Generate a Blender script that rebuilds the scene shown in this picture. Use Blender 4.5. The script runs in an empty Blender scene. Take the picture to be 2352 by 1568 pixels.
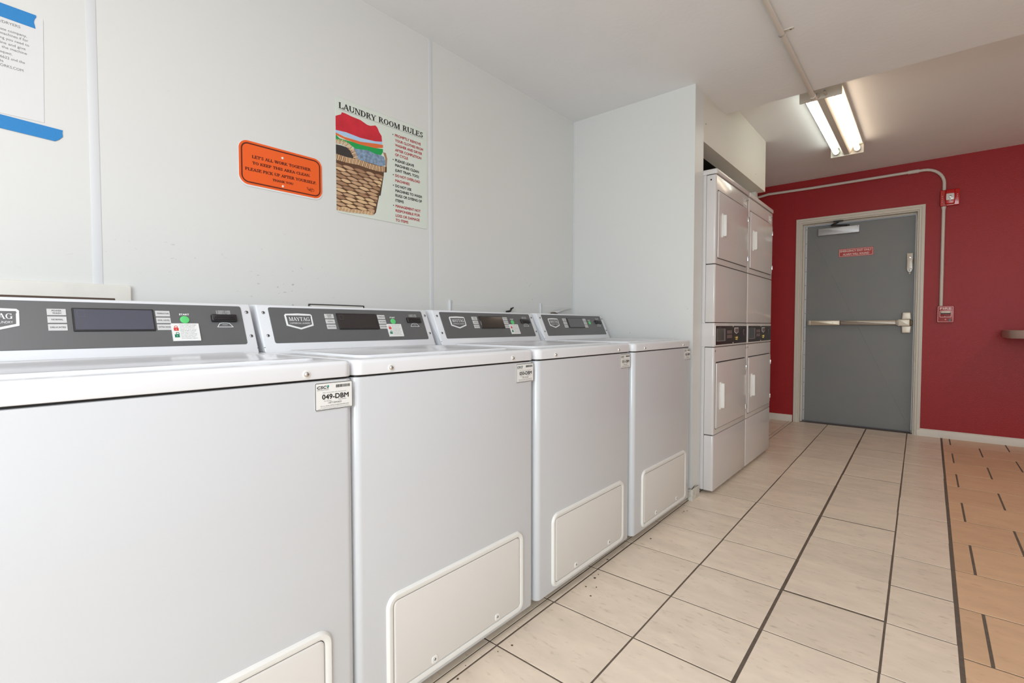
import bpy, math, random
from mathutils import Vector, Matrix

random.seed(7)
SC = bpy.context.scene
COL = SC.collection

# ------------------------------------------------------------------ camera
cam_d = bpy.data.cameras.new('camera'); cam = bpy.data.objects.new('camera', cam_d); COL.objects.link(cam)
cam_d.sensor_width = 36.0; cam_d.lens = 17.1276; cam_d.clip_start = 0.02; cam_d.clip_end = 60
cam.location = (0, 0, 0.99)
cam.rotation_euler = tuple(math.radians(a) for a in (88.1385, 0.0379, 40.4337))
SC.camera = cam

# ------------------------------------------------------------------ exposure, world
vs = SC.view_settings
vs.view_transform = 'Standard'; vs.look = 'None'; vs.gamma = 1.0; vs.use_curve_mapping = False
vs.exposure = 0.0
w = bpy.data.worlds.new('world'); SC.world = w; w.use_nodes = True
w.node_tree.nodes['Background'].inputs[0].default_value = (0.75, 0.85, 1.0, 1)
w.node_tree.nodes['Background'].inputs[1].default_value = 0.6

# ------------------------------------------------------------------ lights
def area(name, loc, target, sx, sy, power, color, spread=180):
    l = bpy.data.lights.new(name, 'AREA'); l.shape = 'RECTANGLE'; l.size = sx; l.size_y = sy
    l.energy = power; l.color = color; l.spread = math.radians(spread)
    o = bpy.data.objects.new(name, l); COL.objects.link(o); o.location = loc
    d = Vector(target) - Vector(loc)
    o.rotation_euler = d.to_track_quat('-Z', 'Y').to_euler()
    return o
# added lights, all out of view: daylight at two added windows, two ceiling lamps
area('added_front_window_light', (0.9, -2.36, 1.42), (0.9, 0, 1.42), 1.9, 1.4, 84, (0.84, 0.945, 0.98))
area('added_right_window_light', (2.36, -1.1, 1.42), (0, -1.1, 1.42), 1.5, 1.4, 13, (0.84, 0.945, 1.0))
area('added_near_lamp_light', (-0.25, -0.35, 2.28), (-0.25, -0.35, 0), 0.3, 1.2, 17, (0.98, 0.97, 1.0))
area('added_far_lamp_light', (1.55, 3.9, 2.38), (1.55, 3.9, 0), 0.3, 1.2, 10, (1.0, 0.86, 0.72))

# ------------------------------------------------------------------ materials
def lin(c):
    c = c / 255.0
    return c / 12.92 if c <= 0.04045 else ((c + 0.055) / 1.055) ** 2.4
def srgb(r, g, b): return (lin(r), lin(g), lin(b), 1)

class NT:
    def __init__(s, m): s.t = m.node_tree; s.n = s.t.nodes; s.b = s.n['Principled BSDF']
    def add(s, k, **kw):
        x = s.n.new(k)
        for a, v in kw.items():
            if a.startswith('i_'): x.inputs[a[2:].replace('_', ' ')].default_value = v
            else: setattr(x, a, v)
        return x
    def link(s, a, b): s.t.links.new(a, b)

M = {}
def mat(name, color, rough=0.5, metal=0.0, bump=0, bscale=200, coat=0, mottle=0, mscale=6, spec=0.5, emit=None, estr=0):
    m = bpy.data.materials.new(name); m.use_nodes = True; t = NT(m)
    t.b.inputs['Base Color'].default_value = color
    t.b.inputs['Roughness'].default_value = rough
    t.b.inputs['Metallic'].default_value = metal
    t.b.inputs['Specular IOR Level'].default_value = spec
    if coat:
        t.b.inputs['Coat Weight'].default_value = coat; t.b.inputs['Coat Roughness'].default_value = 0.08
    if bump or mottle:
        tc = t.add('ShaderNodeTexCoord')
    if bump:
        nz = t.add('ShaderNodeTexNoise'); nz.inputs['Scale'].default_value = bscale; nz.inputs['Detail'].default_value = 3
        t.link(tc.outputs['Object'], nz.inputs['Vector'])
        bp = t.add('ShaderNodeBump'); bp.inputs['Strength'].default_value = bump; bp.inputs['Distance'].default_value = 0.002
        t.link(nz.outputs['Fac'], bp.inputs['Height']); t.link(bp.outputs['Normal'], t.b.inputs['Normal'])
    if mottle:
        nz = t.add('ShaderNodeTexNoise'); nz.inputs['Scale'].default_value = mscale; nz.inputs['Detail'].default_value = 5
        t.link(tc.outputs['Object'], nz.inputs['Vector'])
        rp = t.add('ShaderNodeMapRange'); rp.inputs['From Min'].default_value = 0.3; rp.inputs['From Max'].default_value = 0.7
        rp.inputs['To Min'].default_value = 1 - mottle; rp.inputs['To Max'].default_value = 1 + mottle
        t.link(nz.outputs['Fac'], rp.inputs['Value'])
        mx = t.add('ShaderNodeVectorMath', operation='SCALE'); mx.inputs[0].default_value = color[:3]
        t.link(rp.outputs['Result'], mx.inputs['Scale']); t.link(mx.outputs['Vector'], t.b.inputs['Base Color'])
    if emit:
        t.b.inputs['Emission Color'].default_value = emit; t.b.inputs['Emission Strength'].default_value = estr
    M[name] = m
    return m

mat('enamel', srgb(206, 208, 212), 0.22, coat=0.3)
mat('lit_enamel', srgb(226, 227, 231), 0.16, spec=0.3)  # paler copy of the enamel, light from above put into its colour
mat('enamel_seam', srgb(70, 70, 72), 0.6)
mat('plastic_white', srgb(232, 230, 226), 0.35)
mat('lint_door', srgb(222, 218, 214), 0.32)
mat('dryer_enamel', srgb(216, 211, 210), 0.2, coat=0.3)
mat('ceiling_paint', srgb(240, 241, 243), 0.75, bump=0.35, bscale=45, mottle=0.015, mscale=3)
mat('soffit_paint', srgb(224, 220, 210), 0.55, bump=0.15, bscale=60)
mat('frame_paint', srgb(214, 208, 196), 0.4, bump=0.15, bscale=40)
mat('baseboard_paint', srgb(222, 214, 204), 0.45, bump=0.2, bscale=30)
mat('dirty_paint', srgb(205, 200, 190), 0.7, bump=0.6, bscale=60, mottle=0.15, mscale=60)
mat('batten', srgb(219, 220, 223), 0.38)
mat('cream_plate', srgb(226, 223, 216), 0.5, mottle=0.03, mscale=20)
mat('slot_dark', srgb(88, 72, 62), 0.8)
mat('black', srgb(18, 17, 18), 0.45)
mat('near_black', srgb(34, 32, 33), 0.3)
mat('fascia', srgb(96, 96, 97), 0.38)
mat('display_glass', srgb(40, 34, 36), 0.08, coat=0.5)
mat('display_blue_reflection', srgb(78, 79, 92), 0.2, coat=0.3)  # display glass with a bluish reflection put into the colour
mat('display_grey_reflection', srgb(82, 83, 84), 0.15, coat=0.3)  # same glass, grey reflection put into the colour
mat('label_white', srgb(232, 232, 230), 0.5)
mat('button_grey', srgb(205, 204, 203), 0.45)
mat('ink', srgb(24, 22, 24), 0.6)
mat('ink_grey', srgb(120, 120, 122), 0.6)
mat('white_ink', srgb(236, 236, 236), 0.5)
mat('green_button', srgb(96, 205, 120), 0.35)
mat('green_ink', srgb(20, 120, 90), 0.5)
mat('teal_ink', srgb(40, 150, 140), 0.5)
mat('red_ink', srgb(214, 60, 52), 0.5)
mat('chrome', srgb(205, 205, 205), 0.18, 1.0)
mat('steel', srgb(190, 180, 168), 0.35, 0.45)
mat('screw', srgb(150, 150, 150), 0.3, 1.0)
mat('brass', srgb(214, 190, 120), 0.25, 1.0)
mat('satin_aluminium', srgb(196, 198, 202), 0.4, 0.6)
mat('bar_metal', srgb(205, 192, 172), 0.35, 0.35)
mat('latch_metal', srgb(226, 218, 204), 0.4, 0.3)
mat('orange', srgb(240, 98, 34), 0.4)
mat('orange_ink', srgb(88, 26, 12), 0.55)
mat('sign_white', srgb(232, 233, 235), 0.4)
mat('poster', srgb(219, 226, 217), 0.45)
mat('maroon_ink', srgb(176, 52, 60), 0.6)
mat('p_red', srgb(205, 40, 56), 0.5, mottle=0.14, mscale=22)
mat('p_blue', srgb(176, 206, 236), 0.5)
mat('p_orange', srgb(226, 112, 60), 0.5)
mat('p_green', srgb(30, 160, 82), 0.5)
mat('p_jeans', srgb(128, 150, 176), 0.5, mottle=0.35, mscale=90)
mat('p_dark', srgb(58, 54, 52), 0.5)
mat('p_gap', srgb(96, 66, 46), 0.5)
mat('p_straw', srgb(196, 160, 126), 0.5)
mat('p_straw_light', srgb(220, 186, 144), 0.5)
mat('p_straw_dark', srgb(166, 128, 98), 0.5)
mat('tape', srgb(36, 130, 198), 0.55, bump=0.2, bscale=300)
mat('paper', srgb(223, 223, 224), 0.6)
mat('lamp_body', srgb(222, 218, 208), 0.4)
mat('tube_cool', (1, 1, 1, 1), 0.4, emit=(0.93, 1.0, 0.90, 1), estr=6)
mat('tube_warm', (1, 1, 1, 1), 0.4, emit=(1.0, 0.80, 0.58, 1), estr=6)
mat('conduit_white', srgb(216, 209, 200), 0.4)
mat('alarm_red', srgb(196, 16, 18), 0.25, coat=0.3)
mat('alarm_lens', srgb(225, 226, 225), 0.15)
mat('pull_red', srgb(160, 42, 46), 0.3)
mat('pull_pink', srgb(240, 170, 168), 0.4)
mat('exit_red', srgb(190, 62, 62), 0.45)
mat('exit_pink', srgb(240, 206, 200), 0.45)
mat('laminate', srgb(176, 150, 142), 0.35)
mat('recess_shade', srgb(60, 55, 50), 0.9)
mat('dryer_panel', srgb(30, 18, 19), 0.2, spec=0.3)
mat('dryer_button', srgb(112, 98, 98), 0.4)
mat('grout', srgb(104, 90, 79), 0.85, mottle=0.16, mscale=40)
mat('floor_dirt', srgb(90, 76, 62), 0.9, mottle=0.3, mscale=50)
mat('brass_bronze', srgb(120, 100, 76), 0.4, 0.6)

def wall_white():
    m = mat('wall_panel', srgb(222, 222, 220), 0.38); t = NT(m)
    tc = t.add('ShaderNodeTexCoord')
    sp = t.add('ShaderNodeTexNoise'); sp.inputs['Scale'].default_value = 55; sp.inputs['Detail'].default_value = 2
    mp = t.add('ShaderNodeMapping'); mp.inputs['Scale'].default_value = (1, 1, 1.8)
    t.link(tc.outputs['Object'], mp.inputs['Vector']); t.link(mp.outputs['Vector'], sp.inputs['Vector'])
    rg = t.add('ShaderNodeMapRange'); rg.inputs['From Min'].default_value = 0.71; rg.inputs['From Max'].default_value = 0.78
    t.link(sp.outputs['Fac'], rg.inputs['Value'])
    # scuffs gather low on the wall
    big = t.add('ShaderNodeTexNoise'); big.inputs['Scale'].default_value = 3.0
    t.link(tc.outputs['Object'], big.inputs['Vector'])
    rb = t.add('ShaderNodeMapRange'); rb.inputs['From Min'].default_value = 0.50; rb.inputs['From Max'].default_value = 0.66
    t.link(big.outputs['Fac'], rb.inputs['Value'])
    mu = t.add('ShaderNodeMath', operation='MULTIPLY'); t.link(rg.outputs['Result'], mu.inputs[0]); t.link(rb.outputs['Result'], mu.inputs[1])
    sx = t.add('ShaderNodeSeparateXYZ'); t.link(tc.outputs['Object'], sx.inputs[0])
    rz = t.add('ShaderNodeMapRange'); rz.inputs['From Min'].default_value = 1.42; rz.inputs['From Max'].default_value = 1.2; rz.inputs['To Min'].default_value = 0.06; rz.inputs['To Max'].default_value = 0.55
    t.link(sx.outputs['Z'], rz.inputs['Value'])
    m2 = t.add('ShaderNodeMath', operation='MULTIPLY'); t.link(rz.outputs['Result'], m2.inputs[1]); t.link(mu.outputs[0], m2.inputs[0])
    mx = t.add('ShaderNodeMix', data_type='RGBA'); mx.inputs[6].default_value = srgb(222, 222, 220); mx.inputs[7].default_value = srgb(120, 116, 110)
    t.link(m2.outputs[0], mx.inputs[0]); t.link(mx.outputs[2], t.b.inputs['Base Color'])
    nz = t.add('ShaderNodeTexNoise'); nz.inputs['Scale'].default_value = 1.6; t.link(tc.outputs['Object'], nz.inputs['Vector'])
    bp = t.add('ShaderNodeBump'); bp.inputs['Strength'].default_value = 0.25; bp.inputs['Distance'].default_value = 0.01
    t.link(nz.outputs['Fac'], bp.inputs['Height']); t.link(bp.outputs['Normal'], t.b.inputs['Normal'])
wall_white()

def wall_red():
    m = mat('wall_red', srgb(158, 26, 28), 0.45, spec=0.38); t = NT(m)
    tc = t.add('ShaderNodeTexCoord')
    nz = t.add('ShaderNodeTexNoise'); nz.inputs['Scale'].default_value = 2.2; nz.inputs['Detail'].default_value = 6
    t.link(tc.outputs['Object'], nz.inputs['Vector'])
    mx = t.add('ShaderNodeMix', data_type='RGBA'); mx.inputs[6].default_value = srgb(160, 24, 20); mx.inputs[7].default_value = srgb(158, 28, 38)
    t.link(nz.outputs['Fac'], mx.inputs[0]); t.link(mx.outputs[2], t.b.inputs['Base Color'])
    n2 = t.add('ShaderNodeTexNoise'); n2.inputs['Scale'].default_value = 130; n2.inputs['Detail'].default_value = 3
    t.link(tc.outputs['Object'], n2.inputs['Vector'])
    bp = t.add('ShaderNodeBump'); bp.inputs['Strength'].default_value = 0.5; bp.inputs['Distance'].default_value = 0.002
    t.link(n2.outputs['Fac'], bp.inputs['Height']); t.link(bp.outputs['Normal'], t.b.inputs['Normal'])
wall_red()

def door_grey():
    m = mat('door_grey', srgb(124, 126, 126), 0.45); t = NT(m)
    tc = t.add('ShaderNodeTexCoord')
    nz = t.add('ShaderNodeTexNoise'); nz.inputs['Scale'].default_value = 5; nz.inputs['Detail'].default_value = 6
    t.link(tc.outputs['Object'], nz.inputs['Vector'])
    mx = t.add('ShaderNodeMix', data_type='RGBA'); mx.inputs[6].default_value = srgb(124, 128, 131); mx.inputs[7].default_value = srgb(134, 134, 131)
    t.link(nz.outputs['Fac'], mx.inputs[0]); t.link(mx.outputs[2], t.b.inputs['Base Color'])
door_grey()

def tile(name, ca, cb, cc, vein):
    m = mat(name, ca, 0.33, spec=0.45); t = NT(m)
    tc = t.add('ShaderNodeTexCoord'); geo = t.add('ShaderNodeNewGeometry')
    rnd = t.add('ShaderNodeVectorMath', operation='SCALE'); cmb = t.add('ShaderNodeCombineXYZ')
    for k in range(3): t.link(geo.outputs['Random Per Island'], cmb.inputs[k])
    t.link(cmb.outputs[0], rnd.inputs[0]); rnd.inputs['Scale'].default_value = 37.0
    add = t.add('ShaderNodeVectorMath', operation='ADD'); t.link(tc.outputs['Object'], add.inputs[0]); t.link(rnd.outputs[0], add.inputs[1])
    mp = t.add('ShaderNodeMapping'); mp.inputs['Scale'].default_value = (1.0, 2.6, 1.0); mp.inputs['Rotation'].default_value = (0, 0, 0.35)
    t.link(add.outputs[0], mp.inputs['Vector'])
    n1 = t.add('ShaderNodeTexNoise'); n1.inputs['Scale'].default_value = 6; n1.inputs['Detail'].default_value = 7; n1.inputs['Roughness'].default_value = 0.62
    t.link(mp.outputs[0], n1.inputs['Vector'])
    r1 = t.add('ShaderNodeMapRange'); r1.inputs['From Min'].default_value = 0.35; r1.inputs['From Max'].default_value = 0.68
    t.link(n1.outputs['Fac'], r1.inputs['Value'])
    mx = t.add('ShaderNodeMix', data_type='RGBA'); mx.inputs[6].default_value = ca; mx.inputs[7].default_value = cb
    t.link(r1.outputs['Result'], mx.inputs[0])
    n2 = t.add('ShaderNodeTexNoise'); n2.inputs['Scale'].default_value = 26; n2.inputs['Detail'].default_value = 6
    t.link(mp.outputs[0], n2.inputs['Vector'])
    r2 = t.add('ShaderNodeMapRange'); r2.inputs['From Min'].default_value = 0.60; r2.inputs['From Max'].default_value = 0.74; r2.inputs['To Max'].default_value = vein
    t.link(n2.outputs['Fac'], r2.inputs['Value'])
    m2 = t.add('ShaderNodeMix', data_type='RGBA'); m2.inputs[7].default_value = cc
    t.link(mx.outputs[2], m2.inputs[6]); t.link(r2.outputs['Result'], m2.inputs[0])
    rv = t.add('ShaderNodeMapRange'); rv.inputs['To Min'].default_value = 0.95; rv.inputs['To Max'].default_value = 1.05
    t.link(geo.outputs['Random Per Island'], rv.inputs['Value'])
    sc = t.add('ShaderNodeVectorMath', operation='SCALE'); t.link(m2.outputs[2], sc.inputs[0]); t.link(rv.outputs['Result'], sc.inputs['Scale'])
    t.link(sc.outputs[0], t.b.inputs['Base Color'])
    bp = t.add('ShaderNodeBump'); bp.inputs['Strength'].default_value = 0.12; bp.inputs['Distance'].default_value = 0.003
    t.link(n1.outputs['Fac'], bp.inputs['Height']); t.link(bp.outputs['Normal'], t.b.inputs['Normal'])
tile('tile_cream', srgb(243, 226, 206), srgb(228, 211, 193), srgb(184, 162, 142), 0.5)
tile('tile_tan', srgb(230, 192, 156), srgb(218, 180, 146), srgb(190, 142, 106), 0.45)

# ------------------------------------------------------------------ mesh helpers
X, Y, Z = Vector((1, 0, 0)), Vector((0, 1, 0)), Vector((0, 0, 1))
class Fr:
    """plane frame: origin, u (right), v (up), n (towards the viewer)"""
    def __init__(s, o, u, v):
        s.o = Vector(o); s.u = Vector(u).normalized(); s.v = Vector(v).normalized(); s.n = s.u.cross(s.v).normalized()
    def p(s, a, b, d=0.0): return s.o + s.u * a + s.v * b + s.n * d
    def sub(s, a, b, d=0.0): return Fr(s.p(a, b, d), s.u, s.v)
def FX(o): return Fr(o, Y, Z)          # a surface facing +x
def FY(o): return Fr(o, X, Z)          # a surface facing -y
def FZ(o): return Fr(o, X, Y)          # a surface facing up
def FD(o): return Fr(o, X, -Y)         # a surface facing down

def rr(x0, y0, x1, y1, r=0.0, seg=5):
    rs = r if isinstance(r, (tuple, list)) else (r, r, r, r)      # bl, br, tr, tl
    cs = [(x0, y0, 180, rs[0], 1, 1), (x1, y0, 270, rs[1], -1, 1), (x1, y1, 0, rs[2], -1, -1), (x0, y1, 90, rs[3], 1, -1)]
    out = []
    for cx, cy, a0, q, sx, sy in cs:
        if q <= 0: out.append((cx, cy)); continue
        for k in range(seg + 1):
            a = math.radians(a0 + 90 * k / seg)
            out.append((cx + sx * q + q * math.cos(a), cy + sy * q + q * math.sin(a)))
    return out
def circ(cx, cy, r, n=20, ry=None):
    ry = ry or r
    return [(cx + r * math.cos(2 * math.pi * k / n), cy + ry * math.sin(2 * math.pi * k / n)) for k in range(n)]
def inset(pl, d):
    if abs(d) < 1e-9: return list(pl)
    n = len(pl); out = []
    for i in range(n):
        p0 = Vector(pl[i - 1]); p1 = Vector(pl[i]); p2 = Vector(pl[(i + 1) % n])
        e1 = (p1 - p0); e2 = (p2 - p1)
        if e1.length < 1e-9: e1 = e2
        if e2.length < 1e-9: e2 = e1
        e1.normalize(); e2.normalize()
        n1 = Vector((-e1.y, e1.x)); n2 = Vector((-e2.y, e2.x))
        m = n1 + n2
        if m.length < 1e-6: m = n1
        m.normalize(); k = d / max(0.35, m.dot(n1))
        out.append(tuple(p1 + m * k))
    return out

_tc = {}
def font_mesh(s):
    if s in _tc: return _tc[s]
    cu = bpy.data.curves.new('t', 'FONT'); cu.body = s; cu.resolution_u = 3; cu.fill_mode = 'FRONT'
    ob = bpy.data.objects.new('t', cu); COL.objects.link(ob)
    bpy.context.view_layer.update()
    me = bpy.data.meshes.new_from_object(ob)
    vs_ = [(v.co.x, v.co.y) for v in me.vertices]; fs = [tuple(p.vertices) for p in me.polygons]
    bpy.data.objects.remove(ob); bpy.data.curves.remove(cu); bpy.data.meshes.remove(me)
    x0 = min(v[0] for v in vs_); x1 = max(v[0] for v in vs_)
    cap = 0.729
    _tc[s] = ([((a - x0) / (x1 - x0), b / cap) for a, b in vs_], fs)
    return _tc[s]

# a plain serif alphabet, drawn from strokes; cap height 1
TK, TN, SF = 0.165, 0.065, 0.05
def _g(*ops): return ops
GL = {
 'A': (.76, [('l', .07, 0, .37, 1, TN), ('l', .66, 0, .36, 1, TK), ('h', .16, .58, .33), ('s', .08, 0), ('s', .66, 0)]),
 'B': (.72, [('v', .17), ('h', .17, .4, .97), ('h', .17, .42, .52), ('h', .17, .42, .03), ('a', .38, .75, .22, .25, -90, 90), ('a', .40, .265, .26, .265, -90, 90), ('s', .15, 0), ('s', .15, 1)]),
 'C': (.78, [('a', .42, .5, .37, .5, 50, 310), ('v', .68, .66, 1, TN), ('v', .70, 0, .2, TN)]),
 'D': (.82, [('v', .17), ('h', .17, .4, .97), ('h', .17, .4, .03), ('a', .37, .5, .38, .5, -90, 90), ('s', .15, 0), ('s', .15, 1)]),
 'E': (.70, [('v', .17), ('h', .17, .6, .97), ('h', .17, .48, .52), ('h', .17, .64, .03), ('v', .60, .76, 1, TN), ('v', .64, 0, .26, TN), ('v', .48, .4, .64, TN), ('s', .15, 0), ('s', .15, 1)]),
 'F': (.64, [('v', .17), ('h', .17, .6, .97), ('h', .17, .48, .52), ('v', .60, .74, 1, TN), ('v', .48, .4, .64, TN), ('s', .17, 0), ('s', .15, 1)]),
 'G': (.82, [('a', .42, .5, .37, .5, 50, 320), ('v', .68, .68, 1, TN), ('v', .68, .04, .42, TK), ('s', .68, .45)]),
 'H': (.86, [('v', .17), ('v', .69), ('h', .17, .69, .52), ('s', .17, 0), ('s', .17, 1), ('s', .69, 0), ('s', .69, 1)]),
 'I': (.36, [('v', .18), ('s', .18, 0), ('s', .18, 1)]),
 'K': (.80, [('v', .17), ('l', .24, .42, .62, 1, TN), ('l', .68, 0, .34, .6, TK), ('s', .17, 0), ('s', .17, 1), ('s', .66, 0), ('s', .62, 1)]),
 'L': (.66, [('v', .17), ('h', .17, .6, .03), ('v', .60, 0, .3, TN), ('s', .17, 0), ('s', .17, 1)]),
 'M': (1.0, [('v', .14, 0, 1, TN), ('l', .48, 0, .17, 1, TK), ('l', .48, 0, .80, 1, TN), ('v', .84), ('s', .14, 0), ('s', .14, 1), ('s', .84, 0), ('s', .84, 1)]),
 'N': (.84, [('v', .14, 0, 1, TN), ('l', .68, 0, .17, 1, TK), ('v', .70, 0, 1, TN), ('s', .14, 0), ('s', .14, 1), ('s', .70, 1)]),
 'O': (.84, [('a', .42, .5, .37, .5, 0, 360)]),
 'P': (.68, [('v', .17), ('h', .17, .4, .97), ('h', .17, .4, .47), ('a', .37, .72, .25, .28, -90, 90), ('s', .17, 0), ('s', .15, 1)]),
 'R': (.76, [('v', .17), ('h', .17, .4, .97), ('h', .17, .4, .5), ('a', .37, .74, .24, .26, -90, 90), ('l', .66, 0, .38, .5, TK), ('s', .17, 0), ('s', .15, 1), ('s', .68, 0)]),
 'S': (.62, [('a', .31, .745, .20, .255, 40, 270), ('a', .31, .265, .23, .265, -140, 90), ('v', .49, .72, 1, TN), ('v', .09, 0, .28, TN)]),
 'T': (.74, [('v', .37), ('h', .06, .68, .97), ('v', .07, .74, 1, TN), ('v', .67, .74, 1, TN), ('s', .37, 0)]),
 'U': (.82, [('v', .17, .28, 1, TK), ('a', .42, .29, .29, .29, 180, 360), ('v', .68, .28, 1, TN), ('s', .17, 1), ('s', .68, 1)]),
 'V': (.76, [('l', .37, 0, .09, 1, TK), ('l', .39, 0, .66, 1, TN), ('s', .10, 1), ('s', .66, 1)]),
 'W': (1.04, [('l', .30, 0, .09, 1, TK), ('l', .32, 0, .52, 1, TN), ('l', .74, 0, .52, 1, TK), ('l', .76, 0, .95, 1, TN), ('s', .10, 1), ('s', .52, 1), ('s', .95, 1)]),
 'Y': (.74, [('l', .36, .42, .09, 1, TK), ('l', .38, .42, .64, 1, TN), ('v', .37, 0, .46), ('s', .37, 0), ('s', .10, 1), ('s', .64, 1)]),
 "'": (.20, [('v', .10, .7, 1, TN * 1.4)]), '.': (.24, [('v', .10, 0, .14, TK)]), ' ': (.36, []),
}
def serif_mesh(s):
    key = ('serif', s)
    if key in _tc: return _tc[key]
    V_, F_ = [], []; x = 0
    def q(*pts):
        i = len(V_); V_.extend(pts); F_.append(tuple(range(i, i + len(pts))))
    for ch in s:
        adv, ops = GL[ch]
        for o in ops:
            k = o[0]
            if k == 'v':
                y0, y1, wd = (o[2], o[3], o[4]) if len(o) > 4 else ((o[2], o[3], TK) if len(o) > 3 else (0, 1, TK))
                q((x + o[1] - wd / 2, y0), (x + o[1] + wd / 2, y0), (x + o[1] + wd / 2, y1), (x + o[1] - wd / 2, y1))
            elif k == 'l':
                wd = o[5]
                q((x + o[1] - wd / 2, o[2]), (x + o[1] + wd / 2, o[2]), (x + o[3] + wd / 2, o[4]), (x + o[3] - wd / 2, o[4]))
            elif k == 'h':
                q((x + o[1], o[3] - TN / 2), (x + o[2], o[3] - TN / 2), (x + o[2], o[3] + TN / 2), (x + o[1], o[3] + TN / 2))
            elif k == 's':
                y0 = o[2] - (SF if o[2] == 1 else 0)
                q((x + o[1] - .14, y0), (x + o[1] + .14, y0), (x + o[1] + .14, y0 + SF), (x + o[1] - .14, y0 + SF))
            elif k == 'a':
                _, cx, cy, rx, ry, a0, a1 = o
                n = max(6, int(abs(a1 - a0) / 22)); prev = None
                for j in range(n + 1):
                    a = math.radians(a0 + (a1 - a0) * j / n); c, s_ = math.cos(a), math.sin(a)
                    wd = TN + (TK - TN) * abs(c) ** 1.5
                    po = (x + cx + rx * c, cy + ry * s_); pi = (x + cx + (rx - wd) * c, cy + (ry - wd) * s_)
                    if prev: q(prev[0], po, pi, prev[1])
                    prev = (po, pi)
        x += adv
    _tc[key] = ([(a / x, b) for a, b in V_], F_)
    return _tc[key]

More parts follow.
